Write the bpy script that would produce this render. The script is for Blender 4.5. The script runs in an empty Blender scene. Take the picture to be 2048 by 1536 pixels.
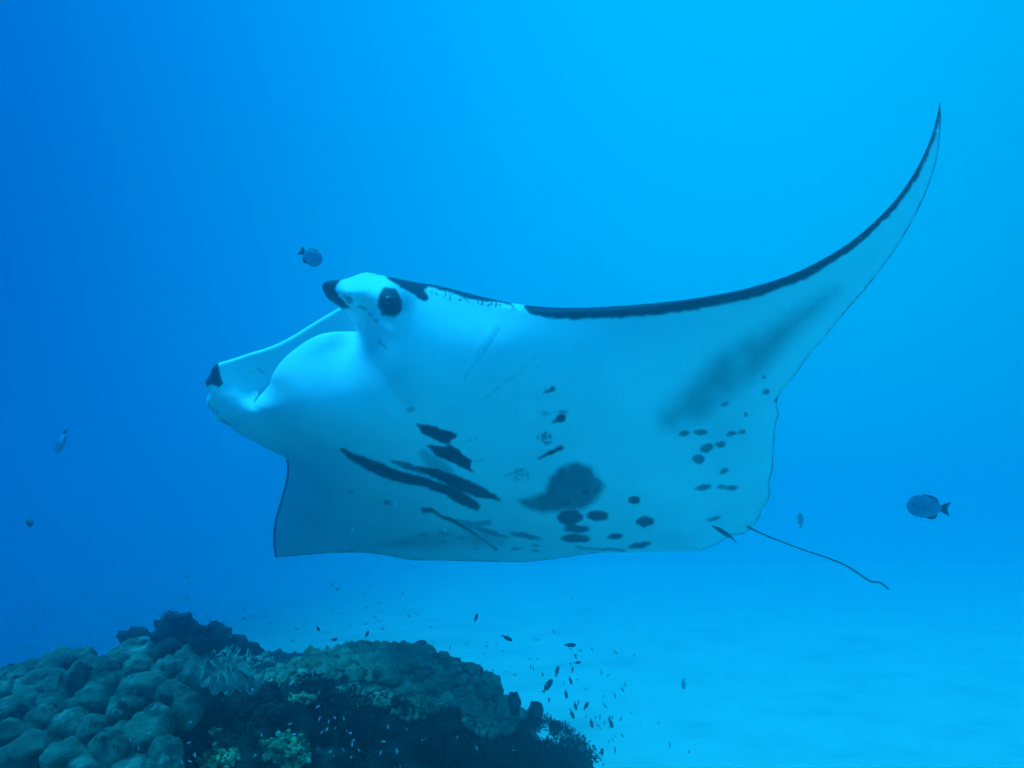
import bpy, bmesh, math, random
import numpy as np
from mathutils import Vector, Matrix, Euler, noise
from mathutils.geometry import delaunay_2d_cdt

random.seed(7)
rng = np.random.default_rng(7)
S = bpy.context.scene
C = S.collection

# ------------------------------------------------------------------ camera
PITCH = math.radians(8.0)
F = 1926.0                      # focal length in pixels of a 2048 px wide frame
cam_d = bpy.data.cameras.new('camera')
cam_d.sensor_width = 36.0
cam_d.lens = 36.0 * F / 2048.0
cam_d.clip_end = 500.0
cam = bpy.data.objects.new('camera', cam_d)
C.objects.link(cam)
cam.location = (0, 0, 0)
cam.rotation_euler = (math.pi / 2 + PITCH, 0, 0)
S.camera = cam
CP, SP = math.cos(PITCH), math.sin(PITCH)

# ------------------------------------------------------------------ render settings
S.render.engine = 'CYCLES'
S.view_settings.view_transform = 'Standard'
S.view_settings.look = 'None'
S.view_settings.exposure = 0.0
S.view_settings.gamma = 1.0
S.view_settings.use_curve_mapping = False
S.cycles.volume_bounces = 6
S.cycles.max_bounces = 8
S.cycles.diffuse_bounces = 2
S.cycles.glossy_bounces = 2
S.cycles.use_denoising = True

# ------------------------------------------------------------------ world: open water in every direction, sky overhead
SUN_EL, SUN_AZ = 64.0, 262.0    # azimuth measured from +Y (view direction) clockwise
WG = (-0.87, (1.16, -0.12, 0.38), -2.6)
WB = (-0.06, (0.42, -0.08, 0.34), -1.35)
w = bpy.data.worlds.new('World')
S.world = w
w.use_nodes = True
nt = w.node_tree
nt.nodes.clear()
N, Lk = nt.nodes.new, nt.links.new
tc = N('ShaderNodeTexCoord')


sxyz = N('ShaderNodeSeparateXYZ'); Lk(tc.outputs['Generated'], sxyz.inputs[0])
xx = N('ShaderNodeMath'); xx.operation = 'MULTIPLY'
Lk(sxyz.outputs[0], xx.inputs[0]); Lk(sxyz.outputs[0], xx.inputs[1])


def chan(a, v, q):
    d = N('ShaderNodeVectorMath'); d.operation = 'DOT_PRODUCT'
    d.inputs[1].default_value = v
    Lk(tc.outputs['Generated'], d.inputs[0])
    s = N('ShaderNodeMath'); s.operation = 'ADD'; s.inputs[1].default_value = a
    Lk(d.outputs['Value'], s.inputs[0])
    m = N('ShaderNodeMath'); m.operation = 'MULTIPLY_ADD'; m.inputs[1].default_value = q
    Lk(xx.outputs[0], m.inputs[0]); Lk(s.outputs[0], m.inputs[2])
    e = N('ShaderNodeMath'); e.operation = 'EXPONENT'
    Lk(m.outputs[0], e.inputs[0])
    return e.outputs[0]


comb = N('ShaderNodeCombineColor')
comb.inputs[0].default_value = 0.0
Lk(chan(*WG), comb.inputs[1])
Lk(chan(*WB), comb.inputs[2])
bg_water = N('ShaderNodeBackground'); bg_water.inputs[1].default_value = 1.0
Lk(comb.outputs[0], bg_water.inputs[0])
sky = N('ShaderNodeTexSky'); sky.sky_type = 'NISHITA'; sky.sun_disc = False
sky.sun_elevation = math.radians(SUN_EL); sky.sun_rotation = math.radians(SUN_AZ)
filt = N('ShaderNodeMix'); filt.data_type = 'RGBA'; filt.blend_type = 'MULTIPLY'
filt.inputs[0].default_value = 1.0
filt.inputs[7].default_value = (0.0, 0.5, 1.0, 1)      # what metres of water let through
Lk(sky.outputs[0], filt.inputs[6])
sep = N('ShaderNodeSeparateXYZ'); Lk(tc.outputs['Generated'], sep.inputs[0])
win = N('ShaderNodeMapRange'); win.interpolation_type = 'SMOOTHSTEP'
win.inputs[1].default_value = 0.5; win.inputs[2].default_value = 0.85
Lk(sep.outputs[2], win.inputs[0])                         # sky only inside the window overhead
wm = N('ShaderNodeMath'); wm.operation = 'MULTIPLY'; wm.inputs[1].default_value = 0.1
Lk(win.outputs[0], wm.inputs[0])
bg_sky = N('ShaderNodeBackground'); Lk(filt.outputs[2], bg_sky.inputs[0]); Lk(wm.outputs[0], bg_sky.inputs[1])
add = N('ShaderNodeAddShader'); Lk(bg_water.outputs[0], add.inputs[0]); Lk(bg_sky.outputs[0], add.inputs[1])
wo = N('ShaderNodeOutputWorld'); Lk(add.outputs[0], wo.inputs[0])

# ------------------------------------------------------------------ sun, filtered by the water above
sun_d = bpy.data.lights.new('sun', 'SUN')
sun_d.energy = 5.0
sun_d.angle = math.radians(26.0)   # the rippled surface spreads the sun
sun_d.color = (0.012, 0.60, 1.0)
sun = bpy.data.objects.new('sun', sun_d)
C.objects.link(sun)
el, az = math.radians(SUN_EL), math.radians(SUN_AZ)
sdir = Vector((math.sin(az) * math.cos(el), math.cos(az) * math.cos(el), math.sin(el)))
sun.rotation_euler = sdir.to_track_quat('Z', 'Y').to_euler()


# ------------------------------------------------------------------ helpers
def P(x, y, D):
    """world point seen at photo pixel (x, y) at forward distance D"""
    xc = (x - 1024.0) / F * D
    yc = (768.0 - y) / F * D
    return Vector((xc, D * CP - yc * SP, D * SP + yc * CP))


def PN(x, y, D):
    xc = (x - 1024.0) / F * D
    yc = (768.0 - y) / F * D
    return np.stack([xc, D * CP - yc * SP, D * SP + yc * CP], -1)


def tag(o, label=None, cat=None, group=None, kind=None):
    if label: o['label'] = label
    if cat: o['category'] = cat
    if group: o['group'] = group
    if kind: o['kind'] = kind
    return o


def empty(name, loc, rot=(0, 0, 0)):
    o = bpy.data.objects.new(name, None)
    C.objects.link(o)
    o.location = loc
    o.rotation_euler = rot
    o.empty_display_size = 0.05
    return o


def link(name, me, parent=None):
    o = bpy.data.objects.new(name, me)
    C.objects.link(o)
    if parent is not None:
        o.parent = parent
    return o


def mesh(name, verts, faces, mat=None, smooth=True):
    me = bpy.data.meshes.new(name)
    me.from_pydata([tuple(v) for v in verts], [], [tuple(int(i) for i in f) for f in faces])
    me.update()
    if smooth:
        me.polygons.foreach_set('use_smooth', [True] * len(me.polygons))
    if mat:
        me.materials.append(mat)
    return me


def smoothstep(a, b, x):
    t = np.clip((x - a) / (b - a), 0, 1)
    return t * t * (3 - 2 * t)


_tab = rng.random((256, 256))


def vnoise(x, y, s=1.0):
    x = np.asarray(x, float) / s; y = np.asarray(y, float) / s
    xi = np.floor(x).astype(int); yi = np.floor(y).astype(int)
    fx = x - xi; fy = y - yi
    fx = fx * fx * (3 - 2 * fx); fy = fy * fy * (3 - 2 * fy)
    g = lambda i, j: _tab[(xi + i) % 256, (yi + j) % 256]
    return (g(0, 0) * (1 - fx) + g(1, 0) * fx) * (1 - fy) + (g(0, 1) * (1 - fx) + g(1, 1) * fx) * fy - 0.5


# ------------------------------------------------------------------ materials
def newmat(name):
    m = bpy.data.materials.new(name)
    m.use_nodes = True
    b = m.node_tree.nodes['Principled BSDF']
    return m, m.node_tree, b


def simple(name, c1, c2, scale=8.0, rough=0.8, bump=0.3, bscale=None, spec=0.2, dist=0.01, detail=6, ramp=(0.35, 0.65)):
    m, t, b = newmat(name)
    co = t.nodes.new('ShaderNodeTexCoord')
    n = t.nodes.new('ShaderNodeTexNoise'); n.inputs['Scale'].default_value = scale; n.inputs['Detail'].default_value = detail
    t.links.new(co.outputs['Object'], n.inputs['Vector'])
    r = t.nodes.new('ShaderNodeValToRGB')
    r.color_ramp.elements[0].position = ramp[0]; r.color_ramp.elements[1].position = ramp[1]
    r.color_ramp.elements[0].color = (*c1, 1); r.color_ramp.elements[1].color = (*c2, 1)
    t.links.new(n.outputs['Fac'], r.inputs[0]); t.links.new(r.outputs[0], b.inputs['Base Color'])
    b.inputs['Roughness'].default_value = rough
    b.inputs['Specular IOR Level'].default_value = spec
    if bump:
        n2 = t.nodes.new('ShaderNodeTexNoise'); n2.inputs['Scale'].default_value = bscale or scale * 4; n2.inputs['Detail'].default_value = 8
        t.links.new(co.outputs['Object'], n2.inputs['Vector'])
        bp = t.nodes.new('ShaderNodeBump'); bp.inputs['Strength'].default_value = bump; bp.inputs['Distance'].default_value = dist
        t.links.new(n2.outputs['Fac'], bp.inputs['Height']); t.links.new(bp.outputs[0], b.inputs['Normal'])
    return m


def skin_material():
    m, t, b = newmat('manta_skin')
    at = t.nodes.new('ShaderNodeAttribute'); at.attribute_name = 'mark'
    co = t.nodes.new('ShaderNodeTexCoord')
    n = t.nodes.new('ShaderNodeTexNoise'); n.inputs['Scale'].default_value = 3.0; n.inputs['Detail'].default_value = 7
    t.links.new(co.outputs['Object'], n.inputs['Vector'])
    r = t.nodes.new('ShaderNodeValToRGB')
    r.color_ramp.elements[0].position = 0.3; r.color_ramp.elements[1].position = 0.7
    r.color_ramp.elements[0].color = (0.80, 0.82, 0.84, 1); r.color_ramp.elements[1].color = (0.90, 0.92, 0.94, 1)
    t.links.new(n.outputs['Fac'], r.inputs[0])
    # fine freckles keep the pigment from looking printed
    n2 = t.nodes.new('ShaderNodeTexNoise'); n2.inputs['Scale'].default_value = 60.0; n2.inputs['Detail'].default_value = 4
    t.links.new(co.outputs['Object'], n2.inputs['Vector'])
    r2 = t.nodes.new('ShaderNodeValToRGB')
    r2.color_ramp.elements[0].position = 0.3; r2.color_ramp.elements[1].position = 0.8
    r2.color_ramp.elements[0].color = (0.006, 0.010, 0.028, 1); r2.color_ramp.elements[1].color = (0.016, 0.026, 0.055, 1)
    t.links.new(n2.outputs['Fac'], r2.inputs[0])
    mx = t.nodes.new('ShaderNodeMix'); mx.data_type = 'RGBA'
    # pigment edges break up into specks: mark + k * (noise - 0.5) * 4 * mark * (1 - mark)
    n3 = t.nodes.new('ShaderNodeTexNoise'); n3.inputs['Scale'].default_value = 130.0; n3.inputs['Detail'].default_value = 5
    n3.inputs['Roughness'].default_value = 0.7
    t.links.new(co.outputs['Object'], n3.inputs['Vector'])

    def mth(op, a, b_):
        x = t.nodes.new('ShaderNodeMath'); x.operation = op
        for i_, q_ in enumerate((a, b_)):
            if isinstance(q_, (int, float)): x.inputs[i_].default_value = q_
            else: t.links.new(q_, x.inputs[i_])
        return x.outputs[0]
    mk = at.outputs['Fac']
    env = mth('MULTIPLY', mth('MULTIPLY', mk, mth('SUBTRACT', 1.0, mk)), 2.6)
    jit = mth('MULTIPLY', mth('SUBTRACT', n3.outputs['Fac'], 0.5), env)
    mk2 = mth('ADD', mk, jit)
    cl = t.nodes.new('ShaderNodeClamp'); t.links.new(mk2, cl.inputs[0])
    t.links.new(cl.outputs[0], mx.inputs[0]); t.links.new(r.outputs[0], mx.inputs[6]); t.links.new(r2.outputs[0], mx.inputs[7])
    t.links.new(mx.outputs[2], b.inputs['Base Color'])
    b.inputs['Roughness'].default_value = 0.55
    b.inputs['Specular IOR Level'].default_value = 0.15
    bp = t.nodes.new('ShaderNodeBump'); bp.inputs['Strength'].default_value = 0.12; bp.inputs['Distance'].default_value = 0.004
    t.links.new(n2.outputs['Fac'], bp.inputs['Height']); t.links.new(bp.outputs[0], b.inputs['Normal'])
    return m


def coral_material(name, deep, tan, pale, scale, polyp):
    """living coral: broad colour patches, worn pale spots, dark films and a fine skin of polyps"""
    m, t, b = newmat(name)
    co = t.nodes.new('ShaderNodeTexCoord'); geo = t.nodes.new('ShaderNodeNewGeometry')
    def noi(sc, det=6, rough=0.6):
        n = t.nodes.new('ShaderNodeTexNoise'); n.inputs['Scale'].default_value = sc; n.inputs['Detail'].default_value = det
        n.inputs['Roughness'].default_value = rough
        t.links.new(geo.outputs['Position'], n.inputs['Vector']); return n.outputs['Fac']
    def ramp(src, p0, p1, c0, c1):
        r = t.nodes.new('ShaderNodeValToRGB'); e = r.color_ramp.elements
        e[0].position = p0; e[1].position = p1; e[0].color = (*c0, 1); e[1].color = (*c1, 1)
        t.links.new(src, r.inputs[0]); return r.outputs[0]
    def mix(f, a, c):
        x = t.nodes.new('ShaderNodeMix'); x.data_type = 'RGBA'
        t.links.new(f, x.inputs[0]); t.links.new(a, x.inputs[6]); t.links.new(c, x.inputs[7]); return x.outputs[2]
    base = ramp(noi(scale, 7), 0.36, 0.64, deep, tan)
    pal = ramp(noi(scale * 3.1, 5), 0.3, 0.7, tan, pale)
    f1 = ramp(noi(scale * 0.8 + 1.7, 8, 0.7), 0.52, 0.66, (0, 0, 0), (1, 1, 1))
    c1 = mix(f1, base, pal)
    dk = ramp(noi(scale * 5, 4), 0.4, 0.6, (0.012, 0.016, 0.014), deep)
    f2 = ramp(noi(scale * 1.3 + 0.9, 9, 0.75), 0.56, 0.64, (0, 0, 0), (1, 1, 1))
    t.links.new(mix(f2, c1, dk), b.inputs['Base Color'])
    b.inputs['Roughness'].default_value = 0.9; b.inputs['Specular IOR Level'].default_value = 0.1
    vo = t.nodes.new('ShaderNodeTexVoronoi'); vo.inputs['Scale'].default_value = polyp
    t.links.new(geo.outputs['Position'], vo.inputs['Vector'])
    b1 = t.nodes.new('ShaderNodeBump'); b1.inputs['Strength'].default_value = 0.5; b1.inputs['Distance'].default_value = 0.004
    t.links.new(vo.outputs['Distance'], b1.inputs['Height'])
    b2 = t.nodes.new('ShaderNodeBump'); b2.inputs['Strength'].default_value = 0.8; b2.inputs['Distance'].default_value = 0.012
    t.links.new(noi(42, 8, 0.65), b2.inputs['Height']); t.links.new(b1.outputs[0], b2.inputs['Normal'])
    t.links.new(b2.outputs[0], b.inputs['Normal'])
    return m


SKIN = skin_material()
DARKSKIN = simple('dark_skin', (0.010, 0.018, 0.03), (0.03, 0.045, 0.06), 20, 0.5, 0.1)
EYE = simple('eye_surface', (0.004, 0.005, 0.006), (0.01, 0.01, 0.012), 5, 0.15, 0, spec=0.5)
PORITES = coral_material('porites_coral', (0.035, 0.04, 0.035), (0.16, 0.15, 0.115), (0.36, 0.34, 0.27), 6, 130)
PORITES_R = coral_material('knobby_coral', (0.10, 0.12, 0.08), (0.30, 0.30, 0.20), (0.50, 0.50, 0.38), 9, 170)
ROCK = simple('reef_rock', (0.006, 0.008, 0.010), (0.055, 0.055, 0.045), 7, 0.95, 1.0, 40, 0.05, 0.03, 8, (0.40, 0.72))
TURF = simple('turf_algae', (0.006, 0.009, 0.010), (0.045, 0.05, 0.035), 6, 0.95, 0, spec=0.05)
PALE = simple('pale_coral', (0.06, 0.10, 0.05), (0.42, 0.48, 0.26), 26, 0.9, 0.8, 100, 0.1, 0.008)
LEATHER = simple('leather_coral', (0.10, 0.10, 0.085), (0.24, 0.23, 0.19), 16, 0.9, 0.4, 150, 0.1, 0.003)
LEATHER_RIM = simple('leather_coral_rim', (0.22, 0.23, 0.19), (0.38, 0.38, 0.32), 30, 0.9, 0.3, 150, 0.1, 0.002)
SPONGE = simple('sponge', (0.03, 0.03, 0.035), (0.10, 0.09, 0.09), 20, 0.95, 1.0, 60, 0.05, 0.01)
FISH_PALE = simple('fish_scales', (0.12, 0.18, 0.29), (0.19, 0.28, 0.42), 12, 0.6, 0.1, 200, 0.1, 0.0005)
FISH_DARK = simple('fish_dark_scales', (0.010, 0.015, 0.03), (0.03, 0.04, 0.06), 30, 0.5, 0.1, 200, 0.3, 0.001)
FISH_GREY = simple('fish_grey_scales', (0.05, 0.06, 0.08), (0.10, 0.12, 0.14), 30, 0.5, 0.1, 200, 0.3, 0.001)
SNOW = simple('drifting_specks', (0.05, 0.55, 0.62), (0.08, 0.7, 0.8), 5, 0.9, 0, spec=0.0)
FISH_SILVER = simple('fish_silver_scales', (0.25, 0.47, 0.50), (0.4, 0.72, 0.75), 30, 0.45, 0.1, 200, 0.2, 0.001)


def sand_material():
    m, t, b = newmat('sand')
    co = t.nodes.new('ShaderNodeTexCoord')
    n = t.nodes.new('ShaderNodeTexNoise'); n.inputs['Scale'].default_value = 0.9; n.inputs['Detail'].default_value = 9
    n.inputs['Roughness'].default_value = 0.62
    t.links.new(co.outputs['Object'], n.inputs['Vector'])
    r = t.nodes.new('ShaderNodeValToRGB')
    e = r.color_ramp.elements
    e[0].position = 0.30; e[0].color = (0.30, 0.33, 0.28, 1)
    e[1].position = 0.62; e[1].color = (0.50, 0.53, 0.44, 1)
    m2 = e.new(0.44); m2.color = (0.44, 0.465, 0.39, 1)
    t.links.new(n.outputs['Fac'], r.inputs[0])
    # floor colour darkened to the left, so less light bounces into the water there
    sx = t.nodes.new('ShaderNodeSeparateXYZ'); t.links.new(co.outputs['Object'], sx.inputs[0])
    ad = t.nodes.new('ShaderNodeMath'); ad.operation = 'MULTIPLY_ADD'; ad.inputs[1].default_value = 5.0
    t.links.new(n.outputs['Fac'], ad.inputs[0]); t.links.new(sx.outputs[0], ad.inputs[2])
    mr = t.nodes.new('ShaderNodeMapRange'); mr.interpolation_type = 'SMOOTHSTEP'
    mr.inputs[1].default_value = -8.5; mr.inputs[2].default_value = 3.0
    t.links.new(ad.outputs[0], mr.inputs[0])
    mx = t.nodes.new('ShaderNodeMix'); mx.data_type = 'RGBA'; mx.inputs[6].default_value = (0.035, 0.04, 0.035, 1)
    t.links.new(mr.outputs[0], mx.inputs[0]); t.links.new(r.outputs[0], mx.inputs[7])
    t.links.new(mx.outputs[2], b.inputs['Base Color'])
    b.inputs['Roughness'].default_value = 0.95
    b.inputs['Specular IOR Level'].default_value = 0.05
    n2 = t.nodes.new('ShaderNodeTexNoise'); n2.inputs['Scale'].default_value = 9; n2.inputs['Detail'].default_value = 8
    t.links.new(co.outputs['Object'], n2.inputs['Vector'])
    bp = t.nodes.new('ShaderNodeBump'); bp.inputs['Strength'].default_value = 0.5; bp.inputs['Distance'].default_value = 0.03
    t.links.new(n2.outputs['Fac'], bp.inputs['Height']); t.links.new(bp.outputs[0], b.inputs['Normal'])
    return m


SAND = sand_material()


# ------------------------------------------------------------------ the sea floor
def sand_height(x, y):
    z = -2.25 + 0.10 * vnoise(x, y, 3.6) + 0.02 * vnoise(x + 9, y, 1.1) + 0.012 * (y - 6)
    # off to the left the bank drops away into deep water
    q = np.clip((-1.0 - x) / 26.0, 0, 1)
    return z - 6.5 * q * q * (3 - 2 * q)


def build_sand():
    xs = np.concatenate([np.linspace(-31, -8, 60), np.linspace(-7.8, 14, 220), np.linspace(14.5, 39, 50)])
    ys = np.concatenate([np.linspace(-14, 3, 30), np.linspace(3.1, 22, 200), np.linspace(22.5, 41, 40)])
    X, Y = np.meshgrid(xs, ys)
    Z = sand_height(X, Y)
    V = np.stack([X, Y, Z], -1).reshape(-1, 3)
    nx, ny = len(xs), len(ys)
    i = np.arange(nx - 1)[None, :] + nx * np.arange(ny - 1)[:, None]
    i = i.ravel()
    Fc = np.stack([i, i + 1, i + 1 + nx, i + nx], -1)
    o = link('sand', mesh('sand', V, Fc, SAND))
    tag(o, 'pale rippled sand floor fading into blue water', kind='structure')
    return o


build_sand()

# ------------------------------------------------------------------ haze: the water itself
HX0, HX1, HY0, HY1, HZ0, HZ1 = -32, 40, -16, 42, -11.0, 1.7
hv = [(x, y, z) for x in (HX0, HX1) for y in (HY0, HY1) for z in (HZ0, HZ1)]
hf = [(0, 1, 3, 2), (4, 6, 7, 5), (0, 4, 5, 1), (2, 3, 7, 6), (0, 2, 6, 4), (1, 5, 7, 3)]
hm = bpy.data.materials.new('water_haze'); hm.use_nodes = True
ht = hm.node_tree; ht.nodes.clear()
pv = ht.nodes.new('ShaderNodeVolumePrincipled')
pv.inputs['Color'].default_value = (0.01, 0.80, 0.95, 1)
pv.inputs['Density'].default_value = 0.078
pv.inputs['Anisotropy'].default_value = 0.90
ho = ht.nodes.new('ShaderNodeOutputMaterial'); ht.links.new(pv.outputs[0], ho.inputs['Volume'])
haze = link('haze', mesh('haze', hv, hf, hm, smooth=False))
bm = bmesh.new(); bm.from_mesh(haze.data); bmesh.ops.recalc_face_normals(bm, faces=bm.faces); bm.to_mesh(haze.data); bm.free()
tag(haze, 'clear blue sea water that fades distant things', kind='stuff')


# ------------------------------------------------------------------ manta ray
def spline(pts, step=4.0):
    pts = [np.array(p, float) for p in pts]
    if len(pts) == 2:
        n = max(1, int(np.linalg.norm(pts[1] - pts[0]) / step))
        return [pts[0] + (pts[1] - pts[0]) * k / n for k in range(n)]
    ext = [2 * pts[0] - pts[1]] + pts + [2 * pts[-1] - pts[-2]]
    out = []
    for i in range(1, len(ext) - 2):
        p0, p1, p2, p3 = ext[i - 1:i + 3]
        n = max(1, int(np.linalg.norm(p2 - p1) / step))
        for k in range(n):
            t = k / n
            out.append(0.5 * ((2 * p1) + (-p0 + p2) * t + (2 * p0 - 5 * p1 + 4 * p2 - p3) * t * t + (-p0 + 3 * p1 - 3 * p2 + p3) * t ** 3))
    return out


def seg_dist(px, py, a, b):
    d = b - a
    L2 = max(float(d @ d), 1e-9)
    t = np.clip(((px - a[0]) * d[0] + (py - a[1]) * d[1]) / L2, 0, 1)
    return np.hypot(px - (a[0] + t * d[0]), py - (a[1] + t * d[1])), t


def inside(px, py, poly):
    r = np.zeros(px.shape, bool)
    n = len(poly)
    for i in range(n):
        x1, y1 = poly[i]; x2, y2 = poly[(i + 1) % n]
        if y1 == y2: continue
        c = (y1 > py) != (y2 > py)
        r ^= c & (px < (x2 - x1) * (py - y1) / (y2 - y1) + x1)
    return r


def tps(points, reg=0.02):
    p = np.array(points, float)
    sc = 300.0
    xy = p[:, :2] / sc
    n = len(p)
    d = np.hypot(xy[:, None, 0] - xy[None, :, 0], xy[:, None, 1] - xy[None, :, 1])
    K = np.where(d > 0, d * d * np.log(np.maximum(d, 1e-9)), 0) + reg * np.eye(n)
    A = np.zeros((n + 3, n + 3)); A[:n, :n] = K
    A[:n, n] = 1; A[:n, n + 1:] = xy; A[n, :n] = 1; A[n + 1:, :n] = xy.T
    sol = np.linalg.solve(A, np.concatenate([p[:, 2], np.zeros(3)]))

    def f(x, y):
        x = np.asarray(x, float) / sc; y = np.asarray(y, float) / sc
        r = sol[n] + sol[n + 1] * x + sol[n + 2] * y
        for i in range(n):
            dd = (x - xy[i, 0]) ** 2 + (y - xy[i, 1]) ** 2
            r = r + sol[i] * 0.5 * dd * np.log(np.maximum(dd, 1e-12))
        return r
    return f


DEPTH = tps([
    (550, 1115, 5.3), (572, 915, 4.72), (552, 1040, 5.1), (650, 1105, 5.2), (820, 1120, 5.05), (960, 1123, 4.95), (1080, 1120, 4.85),
    (1190, 1105, 4.62), (1300, 1103, 4.5), (1400, 1103, 4.42), (1500, 1060, 4.4),
    (620, 950, 4.62), (640, 1020, 4.8), (760, 1010, 4.5), (900, 1040, 4.42), (1050, 1055, 4.42),
    (510, 884, 4.46), (438, 843, 4.36), (412, 770, 4.28), (436, 727, 4.24), (475, 718, 4.28), (512, 780, 4.325), (470, 790, 4.24),
    (540, 850, 4.20), (520, 812, 4.12), (545, 755, 4.01), (600, 695, 3.90), (665, 668, 3.85), (714, 664, 3.88),
    (640, 780, 3.80), (700, 730, 3.77), (600, 850, 3.98), (760, 800, 3.70), (700, 900, 4.02),
    (645, 573, 3.72), (676, 614, 3.76), (700, 600, 3.66), (738, 548, 3.72), (740, 590, 3.64), (783, 603, 3.60), (708, 643, 3.88), (740, 660, 3.74), (770, 700, 3.66),
    (850, 568, 3.69), (1000, 602, 3.60), (1200, 614, 3.46), (1400, 597, 3.28), (1600, 540, 3.12), (1780, 415, 3.0), (1860, 290, 2.93), (1880, 200, 2.88),
    (1860, 370, 3.05), (1770, 530, 3.26), (1640, 680, 3.50), (1575, 770, 3.72), (1548, 890, 3.98), (1535, 1000, 4.25),
    (850, 640, 3.60), (1000, 700, 3.54), (1200, 750, 3.52), (1400, 720, 3.50), (1400, 880, 3.82), (900, 720, 3.58), (880, 840, 3.74),
    (1050, 850, 3.72), (1200, 900, 3.80), (1150, 980, 4.0), (1300, 1000, 4.10), (1000, 960, 4.02), (820, 930, 4.0), (1420, 1030, 4.28)], 0.004)

NEAR_LE = [(761, 550), (794, 557), (841, 566), (870, 570), (920, 582), (980, 597), (1050, 610), (1120, 615), (1200, 614), (1300, 607), (1400, 595), (1500, 575),
           (1600, 541), (1700, 484), (1780, 412), (1830, 343), (1860, 280), (1873, 235), (1880, 201)]
NEAR_TE = [(1880, 201), (1882, 240), (1876, 305), (1860, 365), (1830, 432), (1790, 500), (1740, 567), (1690, 625), (1645, 680), (1615, 715), (1597, 742), (1592, 748), (1578, 765),
           (1566, 778), (1556, 797), (1554, 812), (1558, 828), (1552, 850), (1548, 890), (1545, 940), (1538, 965), (1540, 985), (1533, 1008), (1522, 1020), (1522, 1030), (1510, 1048), (1502, 1058)]
FAR_TE = [(1400, 1103), (1330, 1104), (1260, 1105), (1195, 1106), (1130, 1115), (1050, 1124), (960, 1123), (880, 1121), (820, 1120), (770, 1111),
          (720, 1105), (650, 1107), (590, 1112), (550, 1115)]
FAR_LE = [(550, 1115), (546, 1085), (549, 1045), (560, 1005), (571, 965), (574, 935), (571, 915)]
OUT = [(FAR_LE, 8), ([(571, 915), (540, 900), (510, 884), (480, 868), (456, 850), (438, 843)], 26),
       ([(438, 843), (431, 840), (432, 832), (426, 826), (424, 818), (416, 815), (413, 800), (418, 786), (412, 770)], 8),
       ([(412, 770), (411, 762), (420, 750), (424, 738), (434, 727)], 10),
       ([(434, 727), (455, 721), (472, 716)], 10),
       ([(472, 716), (488, 735), (500, 755), (512, 775), (517, 790), (509, 806)], 10),
       ([(509, 806), (516, 794), (527, 784), (540, 768), (543, 755), (552, 737), (568, 717), (590, 698), (615, 681), (640, 669), (665, 664), (690, 663), (714, 663)], 26),
       ([(714, 663), (708, 645), (700, 634), (689, 624), (676, 614)], 5),
       ([(676, 614), (659, 601), (648, 585), (644, 573), (649, 565), (662, 561), (680, 560)], 16),
       ([(680, 560), (700, 555), (721, 547), (738, 545), (761, 550)], 52),
       (NEAR_LE, 16), (NEAR_TE, 3),
       ([(1502, 1058), (1490, 1067), (1474, 1071), (1462, 1070)], 3), ([(1462, 1070), (1452, 1078), (1430, 1090), (1400, 1103)], 4), (FAR_TE, 5)]


def dense_outline(segs, step=4.0):
    pts, rad = [], []
    for s, r in segs:
        q = spline(s, step)
        pts += q; rad += [r] * len(q)
    return np.array(pts), np.array(rad, float)


def boundary_fields(px, py, pts, rad):
    n = len(pts)
    dmin = np.full(px.shape, 1e9); wsum = np.zeros(px.shape); rsum = np.zeros(px.shape)
    for i in range(n):
        d, _ = seg_dist(px, py, pts[i], pts[(i + 1) % n])
        dmin = np.minimum(dmin, d)
        wgt = 1.0 / (d + 3.0) ** 4
        wsum += wgt; rsum += wgt * rad[i]
    return dmin, rsum / wsum


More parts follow.
